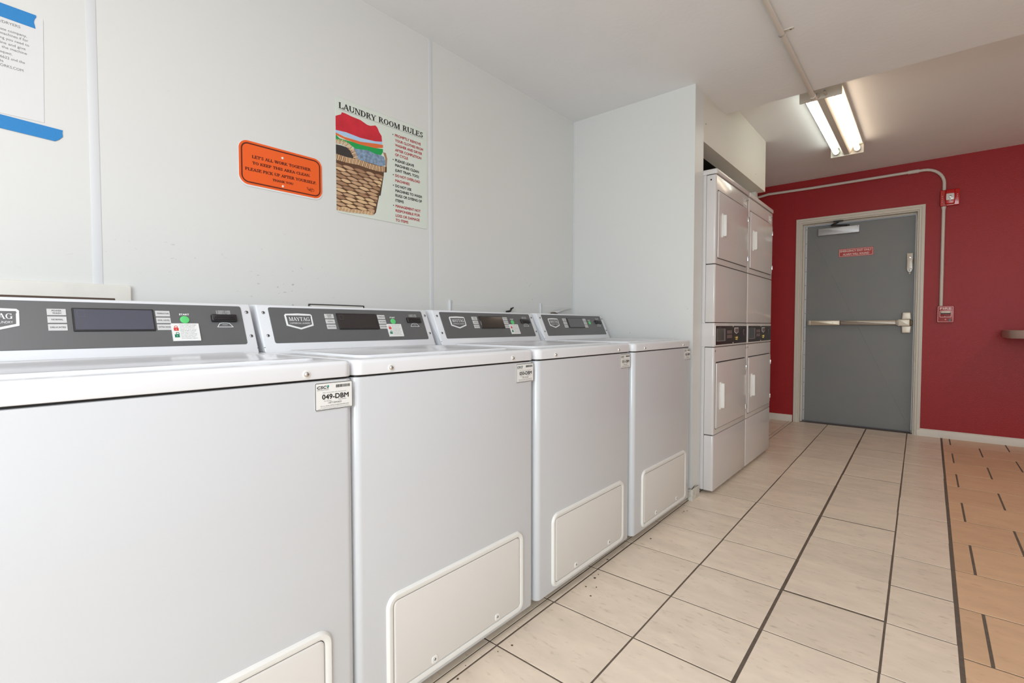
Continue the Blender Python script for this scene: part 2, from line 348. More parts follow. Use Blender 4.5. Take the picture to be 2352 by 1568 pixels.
class MB:
    def __init__(s): s.v = []; s.f = []; s.m = []; s.mats = []
    def mi(s, name):
        if name not in s.mats: s.mats.append(name)
        return s.mats.index(name)
    def face(s, pts, mt):
        i = len(s.v); s.v.extend([Vector(p) for p in pts]); s.f.append(tuple(range(i, i + len(pts)))); s.m.append(s.mi(mt))
    def box(s, a, b, mt):
        (x0, y0, z0), (x1, y1, z1) = a, b
        x0, x1 = min(x0, x1), max(x0, x1); y0, y1 = min(y0, y1), max(y0, y1); z0, z1 = min(z0, z1), max(z0, z1)
        i = len(s.v)
        s.v.extend(Vector(p) for p in [(x0, y0, z0), (x1, y0, z0), (x1, y1, z0), (x0, y1, z0), (x0, y0, z1), (x1, y0, z1), (x1, y1, z1), (x0, y1, z1)])
        for q in [(0, 3, 2, 1), (4, 5, 6, 7), (0, 1, 5, 4), (1, 2, 6, 5), (2, 3, 7, 6), (3, 0, 4, 7)]:
            s.f.append(tuple(i + k for k in q)); s.m.append(s.mi(mt))
        return s
    def loft(s, fr, out, prof, mt, cap0=True, cap1=True):
        n = len(out); base = len(s.v)
        for ins, d in prof:
            for a, b in inset(out, ins): s.v.append(fr.p(a, b, d))
        k = s.mi(mt)
        for r in range(len(prof) - 1):
            for i in range(n):
                j = (i + 1) % n; p = base + r * n; q = p + n
                s.f.append((p + i, p + j, q + j, q + i)); s.m.append(k)
        if cap0: s.f.append(tuple(base + i for i in reversed(range(n)))); s.m.append(k)
        if cap1: s.f.append(tuple(base + (len(prof) - 1) * n + i for i in range(n))); s.m.append(k)
        return s
    def prism(s, fr, out, d0, d1, mt, bev=0.0, seg=3, cap0=True, bev0=0.0):
        pr = []
        if bev0 > 0:
            for k in range(seg + 1):
                a = math.pi / 2 * k / seg; pr.append((bev0 * (1 - math.sin(a)), d0 + bev0 * (1 - math.cos(a))))
        else: pr.append((0, d0))
        if bev > 0:
            for k in range(seg + 1):
                a = math.pi / 2 * k / seg; pr.append((bev * (1 - math.cos(a)), d1 - bev + bev * math.sin(a)))
        else: pr.append((0, d1))
        return s.loft(fr, out, pr, mt, cap0, True)
    def flat(s, fr, pts, d, mt):
        s.face([fr.p(a, b, d) for a, b in pts], mt); return s
    def rect(s, fr, x0, y0, x1, y1, d, mt): return s.flat(fr, [(x0, y0), (x1, y0), (x1, y1), (x0, y1)], d, mt)
    def ring(s, fr, out, wd, d, mt):
        inn = inset(out, wd); n = len(out); base = len(s.v)
        for a, b in out: s.v.append(fr.p(a, b, d))
        for a, b in inn: s.v.append(fr.p(a, b, d))
        for i in range(n):
            j = (i + 1) % n; s.f.append((base + i, base + j, base + n + j, base + n + i)); s.m.append(s.mi(mt))
        return s
    def text(s, fr, st, x0, y0, x1, h, d, mt, serif=False, y1=None, slant=0.0, bold=0.0):
        """string fitted between x0 and x1 on a base line going from y0 to y1, capitals h high"""
        V_, F_ = serif_mesh(st) if serif else font_mesh(st)
        y1 = y0 if y1 is None else y1
        if bold:
            for q_, (dx, dy) in enumerate(((-bold, 0), (bold, 0), (0, bold), (0, -bold))):
                s.text(fr, st, x0 + dx + bold, y0 + dy + bold, x1 + dx - bold, h - 2 * bold, d + .00006 * (q_ + 1), mt, serif, y1 + dy + bold, slant)
            x0, x1, y0, y1, h = x0 + bold, x1 - bold, y0 + bold, y1 + bold, h - 2 * bold
        base = len(s.v); k = s.mi(mt)
        lift = [0.0] * len(V_)
        if serif:                                   # strokes overlap, so each sits a hair above the last
            for i_, f in enumerate(F_):
                for q_ in f: lift[q_] = (i_ % 9) * .000006
        for (a, b), e_ in zip(V_, lift): s.v.append(fr.p(x0 + a * (x1 - x0) + slant * b * h, y0 + (y1 - y0) * a + b * h, d + e_))
        for f in F_: s.f.append(tuple(base + i for i in f)); s.m.append(k)
        return s
    def tube(s, pts, r, mt, n=12, caps=True):
        pts = [Vector(p) for p in pts]; base = len(s.v); k = s.mi(mt); up = None
        for i, p in enumerate(pts):
            d = (pts[min(i + 1, len(pts) - 1)] - pts[max(i - 1, 0)]).normalized()
            if up is None:
                up = Z if abs(d.dot(Z)) < 0.9 else X
            a = d.cross(up)
            if a.length < 1e-4: a = d.cross(X)
            a.normalize(); b = a.cross(d).normalized(); up = b
            rad = r[i] if isinstance(r, (list, tuple)) else r
            for j in range(n):
                t = 2 * math.pi * j / n; s.v.append(p + a * (rad * math.cos(t)) + b * (rad * math.sin(t)))
        for i in range(len(pts) - 1):
            for j in range(n):
                j2 = (j + 1) % n; p = base + i * n; s.f.append((p + j, p + n + j, p + n + j2, p + j2)); s.m.append(k)
        if caps:
            s.f.append(tuple(base + j for j in range(n))); s.m.append(k)
            s.f.append(tuple(base + (len(pts) - 1) * n + j for j in reversed(range(n)))); s.m.append(k)
        return s
    def dome(s, fr, cx, cy, r, h, d, mt, n=16, rings=4):
        pr = [(0, d)]
        out = circ(cx, cy, r, n); base = len(s.v); k = s.mi(mt)
        for q in range(rings + 1):
            a = math.pi / 2 * q / rings; f = math.cos(a) if q < rings else 0.05
            for px, py in out: s.v.append(fr.p(cx + (px - cx) * f, cy + (py - cy) * f, d + h * math.sin(a)))
        for q in range(rings):
            for i in range(n):
                j = (i + 1) % n; p = base + q * n; s.f.append((p + i, p + j, p + n + j, p + n + i)); s.m.append(k)
        s.f.append(tuple(base + rings * n + i for i in range(n))); s.m.append(k)
        return s
    def build(s, name, parent=None, origin=(0, 0, 0), smooth=True):
        o0 = Vector(origin)
        me = bpy.data.meshes.new(name)
        me.from_pydata([tuple(v - o0) for v in s.v], [], s.f)
        for m_ in s.mats: me.materials.append(M[m_])
        me.polygons.foreach_set('material_index', s.m)
        if smooth:
            me.polygons.foreach_set('use_smooth', [True] * len(s.f))
            me.set_sharp_from_angle(angle=math.radians(34))
        me.update()
        ob = bpy.data.objects.new(name, me); COL.objects.link(ob)
        if parent: ob.parent = parent
        else: ob.location = o0
        return ob

def thing(name, label, cat, loc, group=None):
    o = bpy.data.objects.new(name, None); o.empty_display_size = 0.1; COL.objects.link(o)
    o.location = loc; o['label'] = label; o['category'] = cat
    if group: o['group'] = group
    return o
def tag(o, label, cat, group=None, kind=None):
    o['label'] = label; o['category'] = cat
    if group: o['group'] = group
    if kind: o['kind'] = kind
    return o
def struct(o, label, cat):
    o['kind'] = 'structure'; o['label'] = label; o['category'] = cat; return o

# ------------------------------------------------------------------ the room
XW, YP, XP, ZC, ZH = -1.81, 2.76, -1.008, 2.335, 2.45
YS, YB, YF, XR = 3.283, 5.70, -2.40, 2.40

# floor: grout bed plus every tile as its own slab
fl = MB()
fl.box((XW - .1, YF - .1, -.05), (XR + .1, YB + .25, -0.0012), 'grout')
def tslab(c, mt, ch=0.0010):
    """four corner points (ccw), slightly chamfered tile"""
    fr = FZ((0, 0, 0)); fl.loft(fr, c, [(0, -0.004), (0, -ch * .6), (ch, 0.0)], mt, cap0=False)
def g0(y): return -.985 - .010 * y
def g1(y): return -.677 - .0105 * y
def g2(y): return -.378 - .0085 * y
def g3(y): return -.068 - .0095 * y
def g4(y): return .088 + .0045 * y
def gi(y): return g0(y) - .031
def gm(y): return g0(y) - .345
cols = [(lambda y: XW + .01, gm), (gm, gi), (gi, g0), (g0, g1), (g1, g2), (g2, g3), (g3, g4)]
wl = [.003, .003, .002, .003, .0035, .0055, .0035, .0065]
k0 = -12
ys = [1.095 + .3089 * k for k in range(k0, 16)]
for ci, (fa, fb) in enumerate(cols):
    for k in range(len(ys) - 1):
        ya, yb = max(ys[k], YF), min(ys[k + 1], YB + .13)
        if yb - ya < .02: continue
        off = random.uniform(-.0012, .0012) + (0.006 if ci == 5 and k % 3 == 0 else 0)
        a, b = wl[ci], wl[ci + 1]
        ja, jb = random.uniform(-.001, .001), random.uniform(-.001, .001)
        tslab([(fa(ya) + a + ja, ya + .0029 + off), (fb(ya) - b + jb, ya + .0029 + off), (fb(yb) - b + jb, yb - .0029 + off), (fa(yb) + a + ja, yb - .0029 + off)], 'tile_cream')
# tan tiles in running bond to the right
for k in range(-13, 12):
    ya, yb = 1.952 + .345 * k, 1.952 + .345 * (k + 1)
    ya, yb = max(ya, YF), min(yb, YB + .13)
    if yb - ya < .03: continue
    odd = k % 2
    x = .166 if not odd else .338
    xs = [None, x]
    while xs[-1] < XR: xs.append(xs[-1] + .345)
    for i in range(len(xs) - 1):
        x1 = min(xs[i + 1], XR)
        if i == 0: c = [(g4(ya) + .0065, ya + .003), (x1 - .0045, ya + .003), (x1 - .0045, yb - .003), (g4(yb) + .0065, yb - .003)]
        else: c = [(xs[i] + .0045, ya + .003), (x1 - .0045, ya + .003), (x1 - .0045, yb - .003), (xs[i] + .0045, yb - .003)]
        tslab(c, 'tile_tan')
struct(fl.build('floor', smooth=False), 'cream and tan ceramic tile floor with dark grout', 'floor')

cl = MB(); cl.box((XW - .1, YF - .1, ZC), (XR + .1, YS, ZH + .1), 'ceiling_paint')
struct(cl.build('ceiling'), 'low white painted ceiling over the washing machines', 'ceiling')
cl = MB(); cl.box((XW - .1, YS, ZH), (XR + .1, YB + .1, ZH + .1), 'ceiling_paint')
struct(cl.build('ceiling'), 'raised ceiling section beyond the step, in front of the red wall', 'ceiling')

wb = MB(); wb.box((XW - .1, YF - .1, 0), (XW, YB + .1, ZH), 'wall_panel')
wall_left = struct(wb.build('wall_left'), 'white panelled wall behind the washing machines', 'wall')
for yy in (0.297, 1.531):
    b = MB(); b.prism(FX((XW, yy, .02)), rr(-.011, 0, .011, ZC - .02, 0), 0, .0014, 'batten', bev=.0008, seg=2); b.build('batten', wall_left)
b = MB(); b.prism(FY((XW, YP, .02)), rr(0, 0, .006, ZC - .02, 0), 0, .004, 'batten'); b.build('batten', wall_left)

# red end wall with the door opening
DX0, DX1, DZ = -.985, -.085, 2.012
wr = MB()
wr.box((XW, YB, 0), (DX0 - .03, YB + .1, ZH), 'wall_red'); wr.box((DX1 + .03, YB, 0), (XR, YB + .1, ZH), 'wall_red'); wr.box((DX0 - .03, YB, DZ + .03), (DX1 + .03, YB + .1, ZH), 'wall_red')
struct(wr.build('wall_back'), 'dark red painted end wall with the emergency exit', 'wall')
wr = MB(); wr.box((XR, YF, 0), (XR + .1, -1.9, ZH), 'wall_panel'); wr.box((XR, -.3, 0), (XR + .1, YB + .1, ZH), 'wall_panel')
wr.box((XR, -1.9, 0), (XR + .1, -.3, .68), 'wall_panel'); wr.box((XR, -1.9, 2.14), (XR + .1, -.3, ZH), 'wall_panel')
struct(wr.build('wall_right'), 'white wall to the right of the camera, with a window opening added for light', 'wall')
wr = MB(); wr.box((XW, YF - .1, 0), (-.1, YF, ZH), 'wall_panel'); wr.box((1.9, YF - .1, 0), (XR + .1, YF, ZH), 'wall_panel')
wr.box((-.1, YF - .1, 0), (1.9, YF, .68), 'wall_panel'); wr.box((-.1, YF - .1, 2.14), (1.9, YF, ZH), 'wall_panel')
struct(wr.build('wall_front'), 'white wall behind the camera, with a window opening added for light', 'wall')

# partition beside the last washer, and the return beyond the dryers
wp = MB(); wp.box((XW, YP, 0), (XP, YP + .135, ZH), 'wall_panel')
struct(wp.build('wall_partition'), 'white partition wall between the washers and the dryers', 'wall')
wp = MB(); wp.box((XW, 4.245, 0), (-1.062, 4.295, ZH), 'soffit_paint')
struct(wp.build('wall_partition'), 'white return wall at the far side of the dryers', 'wall')
sf = MB(); sf.box((-1.108, YP + .135, 2.055), (XP, 4.30, ZH), 'soffit_paint')
sf.box((XW, YP + .135, 2.30), (-1.108, 4.245, 2.34), 'recess_shade')  # dark sheet over the dryers, shade of the recess put into its colour
sf.prism(FX((XP, 2.93, 2.165)), circ(0, 0, .004, 8), 0, .0006, 'black')
sf.prism(FX((XP, 4.02, 2.13)), circ(0, 0, .003, 8), 0, .0006, 'ink_grey')
struct(sf.build('soffit'), 'cream soffit hanging above the stacked dryers', 'soffit')

# baseboards
def baseb(x0, x1):
    b = MB(); prof = [(0, 0), (.014, 0), (.014, .048), (.010, .060), (.006, .066), (0, .066)]
    fr = Fr((x0, YB, 0), -Y, Z)
    b.prism(Fr((x1, YB, 0), -Y, Z), [(a, c) for a, c in prof], 0, x1 - x0, 'baseboard_paint')
    return b
struct(baseb(-1.80, -1.045).build('baseboard_back'), 'short white baseboard left of the emergency exit', 'baseboard')
struct(baseb(-.055, XR).build('baseboard_back'), 'long white baseboard right of the emergency exit', 'baseboard')
b = MB(); b.prism(FZ((0, 0, 0)), rr(XP - .01, YP - .03, XP + .018, YP + .085, .004), 0, .062, 'dirty_paint', bev=.008)
struct(b.build('baseboard_partition'), 'chipped white baseboard stub on the end of the partition', 'baseboard')

# door frame: stepped profile, mitred around the opening
fm = MB()
def frame_bar(p0, p1, side):
    pass
def frame_outline(o):      # u-shaped band with offset o outwards from the opening
    return (DX0 - o[0], DX1 + o[0], DZ + o[1])
steps = [(.052, .052, .0), (.052, .052, .012), (.030, .034, .012), (.028, .032, .006), (.012, .012, .006), (.008, .008, -.004), (.0, .0, -.004), (.0, .0, -.075), (-.012, -.012, -.075), (-.012, -.012, -.099)]
loops = []
for ox, oz, d in steps:
    x0, x1, zt = DX0 - ox, DX1 + ox, DZ + oz
    yy = YB - d
    loops.append([Vector((x0, yy, 0)), Vector((x0, yy, zt)), Vector((x1, yy, zt)), Vector((x1, yy, 0))])
for r in range(len(loops) - 1):
    for i in range(3):
        fm.face([loops[r][i], loops[r][i + 1], loops[r + 1][i + 1], loops[r + 1][i]], 'frame_paint')
struct(fm.build('trim_1'), 'off-white steel frame around the emergency exit', 'door frame')

# ------------------------------------------------------------------ exit door
LX0, LX1, LZ1, LY = DX0 + .016, DX1 - .014, DZ - .016, YB + .085
lf = MB(); lf.prism(FY((0, LY, 0)), rr(LX0 + .018, .012, LX1, LZ1, .001), -.044, 0, 'door_grey', bev=.0015, seg=1)
door = lf.build('door_1', origin=((LX0 + LX1) / 2, LY, 0)); struct(door, 'grey emergency exit door with a push bar', 'door')
DO = Vector(((LX0 + LX1) / 2, LY, 0))
def dpart(mb, name, parent=None):
    o = mb.build(name)
    for v in o.data.vertices: v.co -= DO
    o.parent = parent or door
    return o
D = FY((0, LY, 0))
hn = MB(); hn.prism(D, rr(LX0 - .002, .014, LX0 + .018, LZ1, 0), -.01, .006, 'satin_aluminium', bev=.002, seg=1)
for k in range(14): hn.prism(D, circ(LX0 + .008, .12 + k * .142, .0045, 8), .006, .0068, 'ink_grey')
h = dpart(hn, 'hinge'); h['label'] = 'continuous aluminium hinge strip'
# push bar
pb = MB()
pb.prism(D, rr(-.928, .992, -.655, 1.040, .006), 0, .050, 'bar_metal', bev=.006)
pb.prism(D, rr(-.929, .992, -.905, 1.040, .004), .0505, .053, 'steel', bev=.001)
for zz in (1.003, 1.016, 1.029): pb.prism(D, circ(-.917, zz, .0028, 8), .053, .0538, 'chrome')
pb.prism(D, circ(-.715, 1.016, .003, 8), .050, .0508, 'black')
bar = dpart(pb, 'push_bar')
q = MB(); q.prism(D, rr(-.651, .994, -.218, 1.038, .005), .004, .058, 'steel', bev=.008); q.prism(D, rr(-.655, .996, -.650, 1.036, .001), 0, .048, 'black'); dpart(q, 'touch_pad', bar)
q = MB(); q.prism(D, rr(-.209, .984, -.122, 1.045, .005), 0, .068, 'latch_metal', bev=.006)
q.prism(D, rr(-.218, .990, -.209, 1.040, .002), 0, .055, 'steel', bev=.002)
q.prism(D, [(-.178, .92), (-.116, .92), (-.112, .985), (-.182, .985)], 0, .046, 'latch_metal', bev=.008)
q.prism(D, [(-.182, 1.045), (-.112, 1.045), (-.118, 1.110), (-.176, 1.110)], 0, .046, 'latch_metal', bev=.008)
q.prism(D, rr(-.122, .99, -.104, 1.04, .002), 0, .045, 'brass_bronze', bev=.003)
dpart(q, 'latch_case', bar)
# closer
q = MB(); q.prism(D, rr(-.853, 1.886, -.515, 1.954, .003), 0, .052, 'satin_aluminium', bev=.003)
q.prism(D, circ(-.528, 1.944, .004, 8), .052, .053, 'ink_grey')
clo = dpart(q, 'door_closer')
q = MB(); q.tube([(-.61, LY - .026, 1.954), (-.61, LY - .026, 1.972)], .014, 'near_black')
q.tube([(-.61, LY - .026, 1.968), (-.74, LY - .075, 1.970)], .007, 'near_black'); q.tube([(-.74, LY - .075, 1.974), (-.68, LY - .10, 1.990), (-.675, LY - .10, 2.002)], .007, 'near_black')
q.prism(FY((0, YB + .006, 0)), rr(-.72, 1.998, -.64, 2.012, .002), 0, .014, 'near_black')
dpart(q, 'closer_arm', clo)
# sign
q = MB(); q.prism(D, rr(-.682, 1.662, -.405, 1.742, .003), 0, .0012, 'exit_red'); q.ring(D, rr(-.677, 1.667, -.410, 1.737, .003), .0035, .0018, 'exit_pink')
q.text(D, 'EMERGENCY EXIT ONLY', -.670, 1.708, -.418, .021, .002, 'exit_pink', bold=.0009); q.text(D, 'ALARM WILL SOUND', -.648, 1.676, -.438, .021, .002, 'exit_pink', bold=.0009)
o = dpart(q, 'warning_sticker'); o['label'] = 'red sticker with white writing'
# alarm lock
q = MB(); q.prism(D, [(-.156, 1.500), (-.150, 1.484), (-.143, 1.474), (-.134, 1.470), (-.125, 1.474), (-.118, 1.484), (-.112, 1.500), (-.112, 1.650), (-.156, 1.650)], 0, .030, 'steel', bev=.003)
q.ring(D, rr(-.151, 1.53, -.117, 1.585, .001), .0012, .0304, 'ink_grey')
al = dpart(q, 'exit_alarm')
q = MB(); q.prism(D, circ(-.134, 1.611, .0095, 16), .030, .034, 'chrome', bev=.002); q.prism(D, circ(-.134, 1.611, .0035, 10), .034, .0345, 'brass'); dpart(q, 'upper_lock', al)
q = MB(); q.prism(D, circ(-.134, 1.498, .018, 20), .030, .036, 'alarm_lens', bev=.002); q.prism(D, circ(-.134, 1.494, .004, 10), .036, .0366, 'near_black'); q.prism(D, rr(-.142, 1.460, -.126, 1.470, .003), 0, .016, 'steel', bev=.002); dpart(q, 'key_cylinder', al)
q = MB(); q.prism(FY((0, YB + .004, 0)), rr(-.106, 1.555, -.097, 1.59, .002), 0, .012, 'brass_bronze', bev=.002); dpart(q, 'strike', al)

# ------------------------------------------------------------------ washing machines
WW = .676
def make_washer():
    t = bpy.data.objects.new('washing_machine', None); t.empty_display_size = .1; COL.objects.link(t)
    # local: x = 0 at the front face, y = 0 at the left side, z from the floor
    plan = rr(-.745, 0, 0, WW, (.004, .020, .020, .004), 6)
    b = MB(); b.prism(FZ((0, 0, 0)), plan,   .040, .8705, 'enamel', bev=.003, seg=2, bev0=.006)
    b.prism(FZ((0, 0, 0)), inset(plan, .006), .866, .880, 'black')
    b.build('cabinet', t)
    for fx, fy in ((-.11, .09), (-.11, WW - .09), (-.69, .05), (-.69, WW - .05)):
        q = MB(); q.prism(FZ((fx, fy, 0)), circ(0, 0, .022, 14), 0, .014, 'near_black', bev=.003); q.prism(FZ((fx, fy, 0)), circ(0, 0, .008, 8), .01, .045, 'screw'); q.build('foot', t)
    # lid / top
    tp = rr(-.749, 0, .003, WW, (.004, .024, .024, .004), 6)
    b = MB(); b.prism(FZ((0, 0, 0)), tp, .875, .911, 'lit_enamel', bev=.010, seg=5, bev0=.002)
    top = b.build('top_panel', t)
    hat = rr(-.470, .058, -.060, WW - .050, (.02, .03, .03, .02), 5)
    b = MB(); b.loft(FZ((0, 0, .911)), hat, [(0, -.001), (0, .002), (.004, .0055), (.012, .0062), (.018, .0040)], 'lit_enamel', cap0=False)
    b.build('loading_lid', top)
    for yy in (.102, WW - .112):
        q = MB(); q.prism(FX((.003, yy, .887)), circ(0, 0, .0088, 18), 0, .0012, 'plastic_white', bev=.0005, seg=1); q.dome(FX((.003, yy, .887)), 0, 0, .0058, .0042, .0012, 'chrome'); q.build('bolt', t)
    # console: wedge with a sloping front
    cs = [(-.745, .911), (-.490, .911), (-.490, .914), (-.5535, 1.0515), (-.558, 1.0545), (-.600, 1.0555), (-.640, 1.0500), (-.735, .925)]
    fr = Fr((0, .674, 0), X, Z)                                   # faces -y, so extrude to negative depth
    b = MB(); b.prism(Fr((0, .670, 0), X, Z), cs, 0, .660, 'lit_enamel', bev=.004, seg=3, bev0=.004)
    CF = Fr((-.490, .010, .912), Y, Vector((-.065, 0, .143)))     # face frame of the slope
    b.prism(CF, rr(.0, .0140, .660, .0155), -.002, .0006, 'enamel_seam')
    con = b.build('console', t)
    q = MB(); q.prism(CF, rr(.034, .027, .632, .148, .006), -.001, .0022, 'fascia', bev=.0006, seg=1); q.build('fascia', con)
    for a, c in ((.018, .130), (.018, .053), (.647, .130), (.647, .053)):
        q = MB(); q.dome(CF, a, c, .0052, .003, .0, 'screw', 12); q.prism(CF, circ(a, c, .0018, 8), .0025, .0033, 'black'); q.build('screw', con)
    q = MB()
    sh = [(.0800, .0850), (.1240, .0715), (.1680, .0850), (.1690, .1215), (.1650, .1260), (.1240, .1280), (.0830, .1260), (.0790, .1215)]
    q.prism(CF, sh, .002, .0034, 'white_ink', bev=.0004, seg=1)
    q.prism(CF, inset(sh, .0055), .003, .0038, 'fascia'); q.rect(CF, .0845, .1165, .1635, .1215, .0042, 'white_ink')
    q.prism(CF, [(.0835, .1150), (.1645, .1150), (.1635, .1200), (.0845, .1200)], .0038, .0043, 'fascia')
    q.text(CF, 'MAYTAG', .0900, .1005, .1580, .0135, .0046, 'white_ink', serif=True)
    q.text(CF, 'COMMERCIAL LAUNDRY', .0900, .0900, .1580, .0058, .0046, 'white_ink')
    q.build('badge', con)
    LBL = [('POWER', 'WASH'), ('NORMAL',), ('DELICATES',)]; RBL = [('TEMPERATURE',), ('SOIL LEVEL',), ('EXTRA RINSE',)]
    for k in range(3):
        for x0, x1, tx in ((.2135, .2465, LBL[k]), (.4200, .4520, RBL[k])):
            y0 = .1115 - k * .0195
            q = MB(); q.prism(CF, rr(x0, y0, x1, y0 + .0165, .0006), .002, .0036, 'button_grey', bev=.0006, seg=1)
            for j, st in enumerate(tx):
                hh = .0042 if len(tx) > 1 else .0040; yy = y0 + (.0092 - j * .0062 if len(tx) > 1 else .0063)
                wd = .0014 * len(st) + .002 if st in ('POWER', 'WASH', 'NORMAL') else .0265
                wd = {'POWER': .0165, 'WASH': .0150, 'NORMAL': .0200}.get(st, .0265)
                q.text(CF, st, (x0 + x1) / 2 - wd / 2, yy, (x0 + x1) / 2 + wd / 2, hh, .0041, 'ink')
            q.build('button', con)
    q = MB(); q.prism(CF, rr(.2560, .0700, .4160, .1310, .002), .002, .0050, 'near_black', bev=.001, seg=1)
    q.prism(CF, rr(.2600, .0735, .4125, .1275, .001), .005, .0062, 'display_glass', bev=.0005, seg=1)
    q.ring(CF, rr(.2650, .1060, .2790, .1230), .0006, .0065, 'fascia'); q.build('display', con)
    q = MB(); q.prism(CF, circ(.484, .1025, .0110, 24), .002, .0048, 'green_button', bev=.0015)
    q.text(CF, 'START', .4725, .1155, .4965, .0056, .0030, 'white_ink', bold=.00035); q.build('start_button', con)
    q = MB(); q.prism(CF, rr(.548, .0965, .614, .1180, .003), .002, .0110, 'near_black', bev=.003)
    q.prism(CF, rr(.556, .1060, .606, .1095, .0005), .0105, .0116, 'black'); q.prism(CF, rr(.554, .1005, .608, .1040, .001), .010, .0135, 'near_black', bev=.001)
    q.ring(CF, [(.560, .0805), (.603, .0805), (.594, .0930), (.587, .0945), (.575, .0945), (.568, .0930)], .0016, .0026, 'white_ink')
    q.text(CF, 'INSERT', .5745, .0865, .5885, .0026, .0026, 'white_ink')
    for j, st in enumerate(('1) INSERT CARD', '2) SELECT CYCLE', '3) REMOVE CARD')):
        q.text(CF, st, .5640, .1292 - j * .0044, .6010, .0036, .0026, 'white_ink')
    q.build('card_reader', con)
    # lower access panel with a raised rim
    A = FX((0, 0, 0)); rim = rr(.082, .052, .616, .322, (.030, .030, .034, .034), 7)
    b = MB(); b.loft(A, rim, [(0, -.002), (.002, .004), (.006, .0075), (.012, .008), (.018, .0055), (.0195, .002)], 'plastic_white', cap0=False, cap1=False)
    inn = inset(rim, .0195)
    b.loft(A, inn, [(0, .002), (.0015, .0006)], 'enamel_seam', cap0=False, cap1=True)
    b.loft(A, inset(rim, .0210), [(0, .0006), (0, .004), (.002, .006), (.004, .0064)], 'lint_door', cap0=False, cap1=True)
    ap = b.build('access_panel', t)
    for yy in (.232, .484):
        q = MB(); q.prism(FX((0, yy, .0840)), rr(-.010, -.006, .010, .014, .006), .0055, .0084, 'plastic_white', bev=.001, seg=1); q.dome(FX((0, yy, .0890)), 0, 0, .0036, .002, .0084, 'screw', 10); q.build('screw', ap)
    return t

def asset_tag(parent, num):
    T = FX((.0004, .583, .805)); q = MB()           # .09 x .061
    o = rr(0, 0, .0905, .0610, .004)
    q.prism(T, o, 0, .0006, 'label_white'); q.ring(T, inset(o, .0006), .0013, .0008, 'ink')
    d = .0009
    q.text(T, 'CSC', .0040, .0475, .0260, .0068, d, 'ink', slant=.25, bold=.0003)
    q.flat(T, circ(.0305, .0525, .0024, 12), d, 'teal_ink'); q.flat(T, [(.0278, .0505), (.0298, .0460), (.0312, .0500)], d, 'ink')
    q.text(T, 'SERVICEWORKS', .0050, .0440, .0320, .0022, d, 'ink_grey')
    x = .0490; rnd = random.Random(5)
    while x < .0840:
        wd = rnd.choice((.0004, .0007, .0011)); q.rect(T, x, .0480, x + wd, .0545, d, 'ink'); x += wd + rnd.choice((.0004, .0006))
    q.text(T, 'Please use this number when reporting service', .0180, .0380, .0740, .0021, d, 'ink_grey')
    q.text(T, num + '-DBM', .0160, .0240, .0800, .0118, d, 'ink', bold=.0004)
    q.text(T, 'For Service:', .0210, .0195, .0380, .0022, d, 'ink'); q.text(T, 'Text Service:', .0540, .0205, .0740, .0022, d, 'ink')
    q.text(T, '1-877-264-6622', .0300, .0140, .0620, .0042, d, 'ink')
    q.text(T, 'Visit our website: WWW.CSCSERVICEWORKS.COM', .0120, .0088, .0800, .0022, d, 'ink')
    q.text(T, 'This machine is owned by CSC ServiceWorks and is protected', .0120, .0056, .0800, .0018, d, 'ink_grey')
    q.text(T, 'under contract for laundry equipment service at this location', .0060, .0028, .0850, .0018, d, 'ink_grey')
    p = q.build('asset_tag', parent); p['label'] = 'white number sticker with a black border'
def instruction_sticker(console):
    CF = Fr((-.490, .010, .912), Y, Vector((-.065, 0, .143))); q = MB()
    q.prism(CF, rr(.4500, .0400, .5140, .0905, .0008), .0022, .0054, 'label_white')
    for k, mt in enumerate(('red_ink', 'green_ink')):
        y0 = .0690 - k * .0190
        q.rect(CF, .4545, y0, .4655, y0 + .0085, .0058, mt)
        q.ring(CF, [(.4562 + k * .0015, y0 + .0080), (.4640 + k * .0015, y0 + .0080), (.4640 + k * .0015, y0 + .0125), (.4625 + k * .0015, y0 + .0145), (.4577 + k * .0015, y0 + .0145), (.4562 + k * .0015, y0 + .0125)], .0014, .0058, mt)
        q.rect(CF, .4595, y0 + .0028, .4605, y0 + .0058, .0060, 'label_white')
    for j, st in enumerate(('Press START to begin', 'wash, lid will lock.', 'Do not force the lid', 'open in any cycle.', 'Press START and hold', '4 seconds to cancel,', 'lid will unlock.', 'Lid stays closed until', 'spin ends then opens', 'and beeps again.')):
        q.text(CF, st, .4690, .0850 - j * .0043, .5080 - (j % 3) * .003, .0021, .0058, 'ink' if j in (0, 4) else 'ink_grey')
    o = q.build('instruction_sticker', console); o['label'] = 'white sticker with a red and a green padlock'

def dup(o, parent=None):
    c = o.copy(); COL.objects.link(c)
    if parent: c.parent = parent
    for ch in [x for x in o.children]: dup(ch, c)
    return c
w1 = make_washer()
WASH = [(-.064, -1.000, '049', 'white top-load washing machine nearest the camera, sticker reads 049-DBM', 'display_blue_reflection'),
        (.614, -1.003, '050', 'white top-load washing machine with the 050-DBM sticker, second from the camera', None),
        (1.303, -.998, '051', 'white top-load washing machine with the 051-DBM sticker, third from the camera', None),
        (1.990, -.986, '052', 'white top-load washing machine against the partition wall, farthest in its row', 'display_grey_reflection')]
wash = [w1] + [dup(w1) for _ in range(3)]
for t, (y0, xf, num, lab, disp) in zip(wash, WASH):
    t.location = (xf, y0, 0); t['label'] = lab; t['category'] = 'washing machine'; t['group'] = 'white washing machines along the left wall'
    asset_tag(t, num)
    con = [c for c in t.children if c.name.startswith('console')][0]
    if num != '052': instruction_sticker(con)
    if disp:
        d = [c for c in con.children if c.name.startswith('display')][0]
        d.data = d.data.copy()
        for i, mm in enumerate(d.data.materials):
            if mm.name == 'display_glass': d.data.materials[i] = M[disp]

